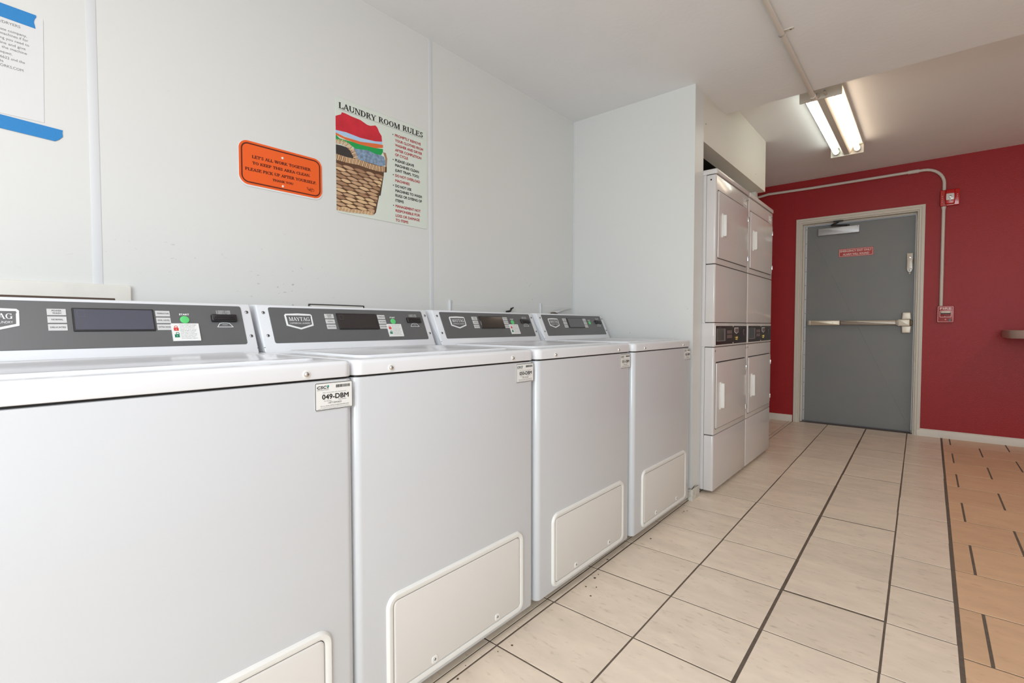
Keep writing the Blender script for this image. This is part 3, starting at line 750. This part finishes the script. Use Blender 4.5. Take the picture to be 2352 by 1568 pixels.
# ------------------------------------------------------------------ stacked dryers
DW = .668
def make_dryer():
    t = bpy.data.objects.new('stacked_dryer', None); t.empty_display_size = .1; COL.objects.link(t)
    b = MB()
    b.prism(FZ((0, 0, 0)), rr(-.80, .006, -.056, DW - .006, .002), .022, 1.862, 'dryer_enamel')
    b.prism(FZ((0, 0, 0)), rr(-.055, .008, -.010, DW - .008, .002), .03, 1.860, 'near_black')
    b.build('body', t)
    def shell(z0, z1, name):
        q = MB(); q.prism(FZ((0, 0, 0)), rr(-.053, 0.001, 0, DW - .001, (.001, .011, .011, .001), 5), z0, z1, 'dryer_enamel', bev=.003, seg=2, bev0=.003); return q.build(name, t)
    shell(.022, .3465, 'base_panel'); lo = shell(.3515, .8620, 'lower_front'); md = shell(1.0090, 1.3430, 'middle_panel'); up = shell(1.3480, 1.8560, 'upper_front')
    q = MB(); q.prism(FZ((0, 0, 0)), rr(-.120, .001, .001, DW - .001, (.001, .010, .010, .001), 5), .8660, 1.0050, 'dryer_enamel', bev=.003, seg=2, bev0=.003)
    cb = q.build('control_housing', t)
    q = MB(); q.prism(FZ((0, 0, 0)), rr(-.80, -.001, .007, DW + .001, (.002, .014, .014, .002), 5), 1.860, 1.890, 'dryer_enamel', bev=.010, seg=4, bev0=.002); q.build('top_cap', t)
    A = FX((0, 0, 0))
    for z0, z1, hz0, hz1, par in ((.385, .771, .492, .655, lo), (1.383, 1.766, 1.505, 1.645, up)):
        q = MB(); o = rr(.032, z0, .640, z1, (.008, .030, .022, .008), 5)
        q.loft(A, inset(o, -.004), [(0, -.001), (0, .0006)], 'enamel_seam', cap0=False, cap1=True)
        q.prism(A, o, 0, .007, 'dryer_enamel', bev=.004, seg=3, cap0=False)
        q.rect(A, .032, z1 - .0, .612, z1 + .006, .0009, 'black')
        dr = q.build('door', t)
        q = MB(); q.prism(A, rr(.088, hz0, .128, hz1, .003), .006, .012, 'plastic_white', bev=.002, seg=2)
        q.prism(A, rr(.098, hz0 + .008, .118, hz1 - .008, .003), .012, .030, 'plastic_white', bev=.005, seg=3); q.build('handle', dr)
        for zz in (z0 + .055, z1 - .065):
            q = MB(); q.prism(A, rr(.636, zz - .016, .650, zz + .016, .002), .001, .010, 'chrome', bev=.003, seg=2); q.build('hinge', dr)
    for u, v, par in ((.020, .842, lo), (DW - .018, .842, lo), (DW - .018, 1.833, up)):
        q = MB(); q.dome(A, u, v, .0065, .003, 0, 'screw', 12); q.build('screw', par)
    q = MB(); q.dome(Fr((-.028, 0, 0), X, Z), 0, 1.828, .0048, .002, 0, 'black', 10); q.build('screw', up)
    # control plate
    C = A.sub(0, 0, .001)
    q = MB(); q.prism(C, rr(.012, .872, .650, .9925, .002), 0, .0022, 'plastic_white', bev=.001, seg=1)
    q.prism(C, rr(.017, .8765, .645, .988, .002), .002, .0034, 'dryer_panel', bev=.0005, seg=1)
    cp = q.build('control_plate', cb)
    q = MB(); q.prism(C, rr(.030, .896, .188, .972, .002), .0034, .0052, 'ink_grey', bev=.001, seg=1); q.prism(C, rr(.032, .902, .155, .971, .001), .0052, .0058, 'display_glass')
    q.text(C, 'CYCLE TIME', .045, .9755, .110, .0045, .0040, 'ink_grey'); q.build('screen', cb)
    for y0, y1 in ((.9395, .9610), (.9120, .9335)):
        q = MB(); q.prism(C, rr(.222, y0, .316, y1, .002), .0034, .0056, 'dryer_button', bev=.001, seg=1); q.build('button', cb)
    q = MB(); sh = [(.371, .948), (.412, .936), (.454, .948), (.454, .977), (.371, .977)]
    q.prism(C, sh, .0034, .0048, 'button_grey', bev=.001, seg=1); q.prism(C, inset(sh, .006), .0046, .0054, 'dryer_button'); q.build('badge', cb)
    q = MB(); q.prism(C, circ(.416, .913, .010, 16), .0034, .012, 'brass', bev=.003); q.prism(C, rr(.410, .897, .424, .906, .002), .0034, .009, 'brass', bev=.002, seg=1); q.build('key_lock', cb)
    q = MB(); q.prism(C, circ(.578, .947, .019, 20), .0034, .0060, 'dryer_button', bev=.001, seg=1); q.prism(C, circ(.578, .947, .014, 20), .0060, .0066, 'near_black'); q.build('coin_slot', cb)
    for u, v in ((.343, .984), (.343, .8805)):
        q = MB(); q.dome(C, u, v, .0052, .003, .0034, 'chrome', 10); q.build('screw', cb)
    # number sticker high on the upper front
    T = FX((.0004, .540, 1.770)); q = MB(); q.prism(T, rr(0, 0, .085, .058, .004), 0, .0006, 'label_white'); q.ring(T, rr(.001, .001, .084, .057, .004), .0014, .0008, 'ink')
    q.text(T, 'CSC', .005, .044, .028, .008, .0009, 'ink', slant=.25); q.rect(T, .05, .045, .080, .052, .0009, 'ink_grey')
    for yy in (.006, .011, .016, .036): q.rect(T, .010, yy, .075, yy + .002, .0009, 'ink_grey')
    o = q.build('asset_tag', t); o['label'] = 'white number sticker with a black border'
    return t
d1 = make_dryer(); d2 = dup(d1)
for t, y0, lab in ((d1, 2.897, 'white stacked dryer next to the partition wall, the nearer of the pair'), (d2, 3.567, 'white stacked dryer closest to the red wall, the farther of the pair')):
    t.location = (-.935, y0, 0); t['label'] = lab; t['category'] = 'dryer'; t['group'] = 'white stacked dryers under the soffit'

# ------------------------------------------------------------------ things on the left wall
# orange sign
S = FX((XW, .677, 1.480)); q = MB()
o = rr(0, -.004, .3045, .1545, .032, 8)
q.prism(S, o, .001, .0022, 'sign_white', bev=.0004, seg=1)
O2 = rr(.0015, .0015, .3030, .1530, .031, 8)
q.prism(S, O2, .0022, .0025, 'orange'); q.ring(S, inset(O2, .0070), .0044, .0028, 'orange_ink')
d = .0029
q.text(S, "LET'S ALL WORK TOGETHER", .0440, .0955, .2575, .0105, d, 'orange_ink', serif=True, bold=.00035, y1=.1000)
q.text(S, 'TO KEEP THIS AREA CLEAN.', .0450, .0745, .2560, .0098, d, 'orange_ink', serif=True, bold=.00035, y1=.0775)
q.text(S, 'PLEASE PICK UP AFTER YOURSELF.', .0207, .0500, .2795, .0105, d, 'orange_ink', serif=True, bold=.00035, y1=.0545)
q.text(S, 'THANK YOU', .1135, .0315, .1895, .0083, d, 'orange_ink', serif=True, bold=.00035, y1=.0330)
for pl in ([(.240, .034), (.246, .037), (.243, .030), (.250, .028), (.258, .030)], [(.252, .024), (.256, .038)], [(.258, .021), (.262, .038)], [(.246, .031), (.268, .033)], [(.247, .027), (.262, .025)], [(.263, .036), (.269, .032), (.270, .027), (.264, .024)]):
    for a, b_ in zip(pl, pl[1:]):
        dx, dy = b_[0] - a[0], b_[1] - a[1]; L = math.hypot(dx, dy) or 1; nx, ny = -dy / L * .0006, dx / L * .0006
        q.flat(S, [(a[0] + nx, a[1] + ny), (a[0] - nx, a[1] - ny), (b_[0] - nx, b_[1] - ny), (b_[0] + nx, b_[1] + ny)], d, 'orange_ink')
so = q.build('notice_sign', origin=(XW, .829, 1.55))
tag(so, 'orange rounded metal notice screwed to the white wall, left of the basket poster', 'sign')
for zz in (.1225, .0205):
    q = MB(); q.dome(S, .1510, zz, .0045, .0025, .0028, 'plastic_white', 12)
    c = q.build('screw'); c.parent = so
    for v in c.data.vertices: v.co -= so.location
# poster
P = FX((XW, 1.040, 1.445)); q = MB()
q.prism(P, rr(0, .000, .466, .458, .014, 6), .001, .0026, 'poster', bev=.0005, seg=1)
d = .0028
q.text(P, 'LAUNDRY', .0138, .4150, .1880, .0235, d, 'ink', serif=True, bold=.0004); q.text(P, 'ROOM', .2005, .4170, .3120, .0235, d, 'ink', serif=True, bold=.0004); q.text(P, 'RULES', .3260, .4190, .4430, .0240, d, 'ink', serif=True, bold=.0004)
q.flat(P, [(.0140, .4106), (.4411, .4150), (.4411, .4158), (.0140, .4114)], d, 'ink')
art = [
 ('p_straw_dark', [(.2214, .295), (.2359, .2948), (.243, .2722), (.2401, .2349), (.2329, .2392), (.2332, .2697), (.2261, .2841)]),
 ('p_dark', [(.2252, .2029), (.2074, .1059), (.2002, .1045), (.218, .1971)]),
 ('p_gap', [(0, .204), (.0448, .2062), (.1009, .2106), (.1456, .2039), (.2013, .2053), (.2253, .209), (.2126, .1474), (.1952, .0834), (.1828, .0288), (.171, .0168), (.1073, .0157), (.0, .0083)]),
 ('p_jeans', [(.08, .2743), (.1465, .2836), (.1833, .2776), (.2117, .2783), (.226, .276), (.2355, .2581), (.2329, .2412), (.2112, .2318), (.1551, .2300), (.09, .2280), (.08, .2579)]),
 ('p_dark', [(0, .267), (.0247, .2687), (.0626, .2678), (.0818, .2539), (.088, .2300), (.0579, .2280), (0, .2300)]),
 ('p_green', [(0, .3058), (.0168, .2950), (.0587, .2960), (.1108, .2990), (.1836, .3020), (.2216, .3080), (.2214, .295), (.2117, .2795), (.1833, .2768), (.1465, .2828), (.0885, .2729), (.0543, .2864), (0, .2834)]),
 ('p_orange', [(0, .3132), (.0377, .3070), (.1109, .3085), (.1838, .3210), (.2218, .3253), (.2216, .3132), (.1836, .3016), (.1108, .2964), (.046, .2973), (0, .3040)]),
 ('p_blue', [(0, .3240), (.0464, .3276), (.1111, .3240), (.1839, .3300), (.2171, .3385), (.2179, .3255), (.1838, .3208), (.1109, .3081), (.0588, .3086), (0, .3132)]),
 ('p_red', [(0, .3783), (.0243, .3921), (.0285, .4017), (.0431, .402), (.0685, .3989), (.112, .3974), (.1432, .3877), (.1591, .3879), (.1847, .3973), (.194, .3914), (.2032, .3742), (.215, .3616), (.2171, .3381), (.1839, .3300), (.1111, .3240), (.0464, .3276), (0, .3235)]),
]
for k, (mt, pts) in enumerate(art): q.flat(P, pts, d + .00003 * k, mt)
dj = d + .0005
def in_basket_x(v):   # right edge of the basket at height v
    return .2253 + (.171 - .2253) * (.209 - v) / (.209 - .0168)
row = 0; v = .020
rnd = random.Random(3)
while v < .198:
    xe = in_basket_x(v); x = -.03 + (row % 2) * .024
    while x < xe - .004:
        x1 = x + rnd.uniform(.046, .060); a, b_ = max(0, x), min(x1, xe)
        if b_ - a > .008:
            s_ = -.10; n = 5; up_, dn = [], []
            for i in range(n + 1):
                u = a + (b_ - a) * i / n; tt = (u - x) / (x1 - x); wv = .0084 * math.sin(math.pi * min(1, max(0, tt))) ** .6
                cy = v + (tt - .5) * -.0035 + (.004 if u > xe - .02 else 0) * 0
                up_.append((u, cy + wv * .75)); dn.append((u, cy - wv * .75))
            q.flat(P, dn + up_[::-1], dj + .00002 * (row % 3), rnd.choice(('p_straw', 'p_straw', 'p_straw_dark', 'p_straw_light')))
        x = x1 - .002
    v += .0140; row += 1
def braid(pts, wd, step, mt1, mt2, dd):
    seg = []
    for (a, b_) in zip(pts, pts[1:]):
        L = math.hypot(b_[0] - a[0], b_[1] - a[1]); n = max(1, int(L / step))
        for i in range(n): seg.append((a[0] + (b_[0] - a[0]) * i / n, a[1] + (b_[1] - a[1]) * i / n, (b_[0] - a[0]) / L, (b_[1] - a[1]) / L))
    for i, (x, y, dx, dy) in enumerate(seg):
        hw = step * .42; px, py = -dy, dx
        q.flat(P, [(max(0, x - dx * hw - px * wd / 2 - dx * .003), y - dy * hw - py * wd / 2), (x + dx * hw - px * wd / 2 - dx * .003, y + dy * hw - py * wd / 2), (x + dx * hw + px * wd / 2 + dx * .003, y + dy * hw + py * wd / 2), (max(0, x - dx * hw + px * wd / 2 + dx * .003), y - dy * hw + py * wd / 2)], dd, mt1 if i % 2 else mt2)
q.flat(P, [(0, .232), (.0451, .2271), (.11, .2323), (.1642, .2322), (.2016, .2315), (.2401, .2369), (.2389, .2122), (.2013, .2053), (.1456, .2039), (.1009, .2106), (.0448, .2062), (0, .204)], dj + .0001, 'p_gap')
braid([(.002, .218), (.0451, .2170), (.105, .2215), (.155, .2180), (.2016, .2184), (.236, .2246)], .023, .0072, 'p_straw_light', 'p_straw', dj + .0002)
braid([(.002, .2790), (.025, .2835), (.05, .2790), (.0712, .2650), (.0839, .2460), (.0930, .2240)], .019, .0068, 'p_straw_light', 'p_straw', dj + .0003)
braid([(.002, .0140), (.06, .0145), (.115, .0190), (.176, .0250)], .015, .0072, 'p_straw_light', 'p_straw', dj + .0002)
RULES = [('PROMPTLY REMOVE', .3796, .4287, 1), ('YOUR CLOTHES FROM', .3582, .4424, 1), ('WASHER AND DRYER', .3375, .4367, 1), ('AFTER COMPLETION', .3160, .4309, 1), ('OF CYCLE', .2955, .3550, 1),
 ('PLEASE LEAVE', .2712, .3884, 0), ('MACHINES CLEAN', .2498, .4165, 0), ('(LINT TRAPS, TOO)', .2280, .4163, 0),
 ('DO NOT OVERLOAD', .2048, .4228, 1), ('MACHINES', .1825, .3629, 1),
 ('DO NOT USE', .1592, .3723, 0), ('MACHINES TO WASH', .1385, .4333, 0), ('RUGS OR DYEING OF', .1175, .4332, 0), ('ITEMS', .0952, .3295, 0),
 ('MANAGEMENT NOT', .0710, .4250, 1), ('RESPONSIBLE FOR', .0505, .4214, 1), ('LOSS OR DAMAGE', .0290, .4190, 1), ('TO ITEMS', .0085, .3538, 1)]
for st, y0, x1, red in RULES: q.text(P, st, .2845, y0, x1, .0128, d, 'maroon_ink' if red else 'ink', bold=.0006)
for yy in (.386, .277, .211, .165, .077): q.flat(P, circ(.274, yy, .0026, 10), d, 'ink')
po = q.build('laundry_poster', origin=(XW, 1.273, 1.67)); tag(po, 'pale green rules poster showing a wicker basket of folded clothes', 'poster')
# taped paper notice
q = MB(); N = FX((XW, -.020, 1.533))
ppr = [(0, 0)] + [(.216 * i / 8, .0) for i in range(1, 9)] + [(.218, .14), (.2175, .2755), (0, .2755)]
q.prism(N, [(0, 0), (.2145, 0), (.2185, .272), (0, .272)], .0006, .0011, 'paper')
LN = [('/DRYERS', .1386, .1748, .2290), ('ate company,', .1381, .1865, .2105), ('machines if for', .1379, .1887, .2000), ('ng you need to', .1376, .1901, .1885), ('ine and give', .1373, .1833, .1765), ('n the machine', .1330, .1854, .1655), ('equest.', .1368, .1581, .1530), ('6622 and the', .1365, .1812, .1405), ('is', .1362, .1419, .1300), ('ORKS.COM', .1360, .1777, .1190)]
for st, x0, x1, y0 in LN: q.text(N, st, x0, y0, x1, .0068, .0014, 'ink_grey')
no = q.build('paper_notice', origin=(XW, .09, 1.66)); tag(no, 'white typed paper notice held to the wall with blue tape', 'paper')
W0 = FX((XW, 0, 0))
for pts in ([(-.06, 1.776), (.1188, 1.7762), (.1835, 1.774), (.1822, 1.782), (.1808, 1.789), (.1815, 1.794), (.1828, 1.799), (.1851, 1.803), (.1851, 1.8092), (.1196, 1.8107), (-.06, 1.812)],
            [(-.05, 1.496), (.112, 1.4944), (.2145, 1.4899), (.2230, 1.4965), (.2306, 1.5060), (.2306, 1.5093), (.2298, 1.5160), (.2309, 1.5235), (.1128, 1.5291), (-.05, 1.535)]):
    q = MB(); q.prism(W0, pts, .0012, .0018, 'tape'); c = q.build('tape'); c.parent = no; c['label'] = 'strip of blue masking tape'
    for v_ in c.data.vertices: v_.co -= no.location

# washer supply boxes on the wall behind the consoles
def wallthing(mb, name, origin, lab, cat, group=None):
    return tag(mb.build(name, origin=origin), lab, cat, group)
G = 'washer supply boxes on the left wall'
q = MB(); q.prism(W0, rr(-.14, .80, .371, 1.109, .006), 0, .012, 'cream_plate', bev=.003, seg=2)
o = wallthing(q, 'supply_box_cover', (XW, .11, .95), 'cream cover plate with a dark slot behind the nearest washer', 'cover plate', G)
q = MB(); q.prism(W0, rr(.10, .85, .332, 1.0700, .002), .0115, .0128, 'slot_dark'); c = q.build('opening', o)
for v_ in c.data.vertices: v_.co -= o.location
q = MB(); fr_o = rr(.918, .88, 1.160, 1.0745, .003)
q.loft(W0, fr_o, [(0, 0), (0, .005), (.001, .006), (.003, .006), (.004, .003)], 'near_black', cap0=False, cap1=False); q.prism(W0, inset(fr_o, .004), 0, .003, 'cream_plate')
wallthing(q, 'supply_box_cover', (XW, 1.04, .97), 'white wall plate edged in black behind the second washer', 'cover plate', G)
q = MB(); q.prism(W0, rr(1.655, .88, 1.945, 1.098, .003), 0, .004, 'wall_panel', bev=.001, seg=1); q.prism(W0, rr(1.640, .88, 1.652, 1.118, .002), 0, .010, 'batten', bev=.003, seg=2)
wallthing(q, 'supply_box_cover', (XW, 1.79, .99), 'plain white wall plate behind the third washer', 'cover plate', G)
q = MB(); q.prism(W0, rr(2.40, .88, 2.66, 1.112, .003), 0, .004, 'wall_panel', bev=.001, seg=1); q.prism(W0, rr(2.385, .88, 2.397, 1.128, .002), 0, .010, 'batten', bev=.003, seg=2)
wallthing(q, 'supply_box_cover', (XW, 2.52, 1.0), 'plain white wall plate behind the farthest washer', 'cover plate', G)
q = MB(); q.tube([(XW + .004, 2.07, 1.068), (XW + .03, 2.075, 1.072), (XW + .03, 2.085, 1.088)], .006, 'near_black', 8); q.tube([(XW + .03, 2.075, 1.078), (XW + .03, 2.10, 1.092)], .004, 'near_black', 8)
wallthing(q, 'hook', (XW, 2.075, 1.07), 'small black hook on the wall behind the third washer', 'hook')
q = MB(); q.tube([(XW + .005, 2.52, 1.072), (XW + .035, 2.54, 1.078), (XW + .035, 2.60, 1.092), (XW + .03, 2.68, 1.100)], [.008, .008, .006, .006], 'button_grey', 8)
q.tube([(XW + .012, 2.49, 1.066), (XW + .02, 2.54, 1.070)], .007, 'slot_dark', 8)
wallthing(q, 'supply_valve', (XW, 2.54, 1.07), 'grey water valve lever behind the farthest washer', 'valve')

# ------------------------------------------------------------------ ceiling light
LXC, LY0, LY1 = -.522, 3.50, 4.775
t = thing('strip_light', 'twin-tube fluorescent strip light under the raised ceiling', 'ceiling light', (LXC, (LY0 + LY1) / 2, ZH))
O = t.location
def lpart(mb, name, parent=None):
    o = mb.build(name)
    for v_ in o.data.vertices: v_.co -= O
    o.parent = parent or t; return o
q = MB(); q.box((LXC - .106, LY0, 2.425), (LXC + .106, LY1, ZH), 'lamp_body'); lpart(q, 'housing')
for yy, nm in ((LY0 - .012, 'near'), (LY1, 'far')):
    q = MB(); q.prism(FY((LXC, yy + .012, 0)), rr(-.110, 2.360, .110, ZH, .003), 0, .012, 'lamp_body', bev=.001, seg=1); lpart(q, 'end_plate')
q = MB(); q.prism(Fr((LXC, LY1, 0), X, Z), [(-.018, 2.366), (.018, 2.366), (.030, 2.376), (.046, 2.426), (-.046, 2.426), (-.030, 2.376)], 0, LY1 - LY0, 'lamp_body'); lpart(q, 'ballast_cover')
for sx, mt, lb in ((-1, 'tube_cool', 'cool white tube'), (1, 'tube_warm', 'warm white tube')):
    x = LXC + sx * .070
    q = MB(); q.tube([(x, LY0 + .030, 2.392), (x, LY1 - .030, 2.392)], .019, mt, 16); c = lpart(q, 'tube'); c['label'] = lb
    q = MB()
    for ya, yb in ((LY0, LY0 + .032), (LY1 - .032, LY1)):
        q.tube([(x, ya, 2.392), (x, yb, 2.392)], .021, 'steel', 16); q.box((x - .012, ya + .001, 2.392), (x + .012, yb - .012, 2.43), 'lamp_body')
    lpart(q, 'socket')

# surface conduits
q = MB(); xc = -.533; zc = ZC - .016
q.tube([(xc, YF, zc), (xc, 2.2, zc), (xc, 3.30, zc), (xc, 3.37, zc + .002), (xc, 3.43, zc + .045), (xc, LY0 - .002, zc + .058)], .0115, 'conduit_white', 12)
cd = tag(q.build('conduit', origin=(xc, 2.2, zc)), 'white painted conduit running along the low ceiling to the strip light', 'conduit')
q = MB(); q.prism(FD((xc, 2.535, ZC)), rr(-.014, -.009, .048, .009, .004), 0, .003, 'conduit_white', bev=.001, seg=1)
for a in range(8):
    a0, a1 = math.radians(180 * a / 8), math.radians(180 * (a + 1) / 8)
    r0 = .0145
    pts = []
    for yy in (-.009, .009): pass
    p = lambda an, yy: Vector((xc + r0 * math.cos(an), 2.535 + yy, zc - r0 * math.sin(an)))
    q.face([p(a0, -.009), p(a1, -.009), p(a1, .009), p(a0, .009)], 'conduit_white')
q.dome(FD((xc + .034, 2.535, ZC - .003)), 0, 0, .005, .003, 0, 'screw', 10)
c = q.build('strap', cd)
for v_ in c.data.vertices: v_.co -= cd.location
q = MB(); q.tube([(xc + .035, 3.46, 2.39), (xc + .042, LY0 - .012, 2.375)], .007, 'chrome', 8)
c = q.build('connector', cd)
for v_ in c.data.vertices: v_.co -= cd.location
q = MB(); q.tube([(xc, 3.315, zc), (xc, 3.35, zc)], .0155, 'conduit_white', 12)
c = q.build('coupling', cd)
for v_ in c.data.vertices: v_.co -= cd.location

yc = YB - .018
path = [(-1.80, yc, 2.356), (-1.42, yc, 2.348), (-1.36, yc, 2.356), (-1.30, yc, 2.366), (-.9, yc, 2.360), (-.137, yc, 2.362), (-.055, yc, 2.362)]
for k in range(1, 9):
    a = math.radians(90 - 90 * k / 8); path.append((-.055 + .142 * math.cos(a), yc, 2.220 + .142 * math.sin(a)))
path += [(.087, yc, 2.160)]
q = MB(); q.tube(path, .0125, 'conduit_white', 12)
cr = tag(q.build('conduit', origin=(.05, YB, 2.35)), 'white conduit across the top of the red wall, bending down into the strobe', 'conduit')
q = MB(); q.tube([(-.160, yc, 2.362), (-.085, yc, 2.362)], .0165, 'conduit_white', 12)
c = q.build('coupling', cr)
for v_ in c.data.vertices: v_.co -= cr.location
q = MB(); q.tube([(.087, yc, 2.020), (.087, yc, 1.160)], .0125, 'conduit_white', 12)
cr = tag(q.build('conduit', origin=(.087, YB, 1.6)), 'upright white conduit between the red strobe and the fire alarm pull', 'conduit')
q = MB(); q.tube([(.087, yc, 2.020), (.087, yc, 1.992)], [.0175, .0135], 'conduit_white', 12)
c = q.build('coupling', cr)
for v_ in c.data.vertices: v_.co -= cr.location

# fire alarm strobe
t = thing('fire_alarm_strobe', 'red horn strobe on the red wall above and right of the exit door', 'fire alarm', (.125, YB, 2.09))
def tpart(mb, name, parent=None, T=None):
    T = T or t; o = mb.build(name)
    for v_ in o.data.vertices: v_.co -= T.location
    o.parent = parent or T; return o
F_ = FY((0, YB, 0))
q = MB(); q.prism(F_, rr(.063, 2.022, .187, 2.158, .006), 0, .042, 'alarm_red', bev=.004); tpart(q, 'base')
q = MB(); q.prism(F_, [(.096, 2.030), (.156, 2.030), (.162, 2.090), (.156, 2.154), (.096, 2.154), (.090, 2.090)], .040, .068, 'alarm_red', bev=.010, seg=3); hs = tpart(q, 'strobe_housing')
q = MB(); q.prism(F_, rr(.100, 2.062, .152, 2.118, .006), .066, .078, 'alarm_lens', bev=.005, seg=3); q.prism(F_, rr(.118, 2.080, .136, 2.098, .003), .078, .084, 'chrome', bev=.003); q.tube([(.126, YB - .080, 2.080), (.126, YB - .080, 2.052)], .004, 'alarm_lens', 8); tpart(q, 'lens', hs)
q = MB()
for k in range(4):
    q.prism(F_, circ(.076, 2.105 - k * .016, .0028, 8), .042, .0428, 'exit_pink'); q.prism(F_, circ(.173, 2.110 - k * .016, .0028, 8), .042, .0428, 'exit_pink')
q.rect(F_, .108, 2.0235, .144, 2.0275, .0425, 'exit_pink'); tpart(q, 'lettering')

# pull station
t2 = thing('fire_alarm_pull', 'small red pull station with white FIRE lettering at the conduit end', 'fire alarm', (.118, YB, 1.087))
q = MB(); o = rr(.063, 1.016, .172, 1.158, .009)
q.prism(F_, o, 0, .030, 'pull_red', bev=.004); q.ring(F_, inset(o, .003), .004, .0304, 'pull_pink')
q.text(F_, 'FIRE', .080, 1.126, .157, .021, .0306, 'exit_pink', bold=.0010)
q.ring(F_, rr(.079, 1.060, .157, 1.118, .008), .004, .0306, 'pull_pink'); q.prism(F_, circ(.147, 1.036, .010, 16), .030, .034, 'near_black', bev=.001, seg=1)
b_ = tpart(q, 'case', None, t2)
q = MB(); q.prism(F_, rr(.087, 1.096, .150, 1.113, .002), .029, .042, 'latch_metal', bev=.003); q.prism(F_, rr(.084, 1.088, .153, 1.096, .001), .029, .0312, 'black'); q.prism(F_, rr(.087, 1.074, .150, 1.087, .003), .029, .040, 'pull_red', bev=.003)
q.dome(F_, .114, 1.066, .004, .003, .030, 'alarm_lens', 8); q.dome(F_, .118, 1.041, .006, .003, .030, 'pull_pink', 8); tpart(q, 'handle', None, t2)

# counter shelf at the right
q = MB(); q.prism(FZ((0, 0, 0)), rr(.470, 5.17, XR - .002, YB - .001, (.14, 0, 0, .01), 8), .890, .953, 'laminate', bev=.006, seg=2, bev0=.006)
sh = q.build('counter', origin=(1.4, 5.4, .9)); tag(sh, 'mauve laminate counter with a rounded corner on the red wall', 'counter')
for bx in (1.2, 2.2):
    q = MB(); q.prism(Fr((bx, YB - .003, .89), -Y, Z), [(0, -.22), (.03, -.22), (.42, -.03), (.42, 0), (0, 0)], 0, .04, 'laminate', bev=.002, seg=1)
    c = q.build('bracket', sh)
    for v_ in c.data.vertices: v_.co -= sh.location

# added lamp, out of view over the near room (lights the washers from above)
t3 = thing('strip_light', 'added strip light out of view on the low ceiling behind the camera', 'ceiling light', (-.25, -.35, ZC))
q = MB(); q.box((-.33, -.98, ZC - .045), (-.17, .28, ZC), 'lamp_body'); c = q.build('housing')
for v_ in c.data.vertices: v_.co -= t3.location
c.parent = t3
t4 = thing('strip_light', 'added strip light out of view on the raised ceiling over the counter side', 'ceiling light', (1.55, 3.9, ZH))  # second added lamp, out of view, brightens the far end
q = MB(); q.box((1.47, 3.27, ZH - .045), (1.63, 4.53, ZH), 'lamp_body'); c = q.build('housing')
for v_ in c.data.vertices: v_.co -= t4.location
c.parent = t4
# bits of debris swept against the washers
rnd = random.Random(11)
q = MB()
for k in range(14):
    yy = rnd.uniform(.75, 2.6); xx = -.99 + rnd.uniform(-.03, .035) + (.0 if rnd.random() < .8 else .05); r = rnd.uniform(.0015, .005)
    q.prism(FZ((xx, yy, .0)), [(r * rnd.uniform(.6, 1.3) * math.cos(a), r * rnd.uniform(.6, 1.3) * math.sin(a)) for a in (0, 1.2, 2.3, 3.4, 4.6, 5.5)], .0002, .0012, 'floor_dirt')
tag(q.build('dirt'), 'brown crumbs of dirt on the floor along the washers', 'dirt', kind='stuff')
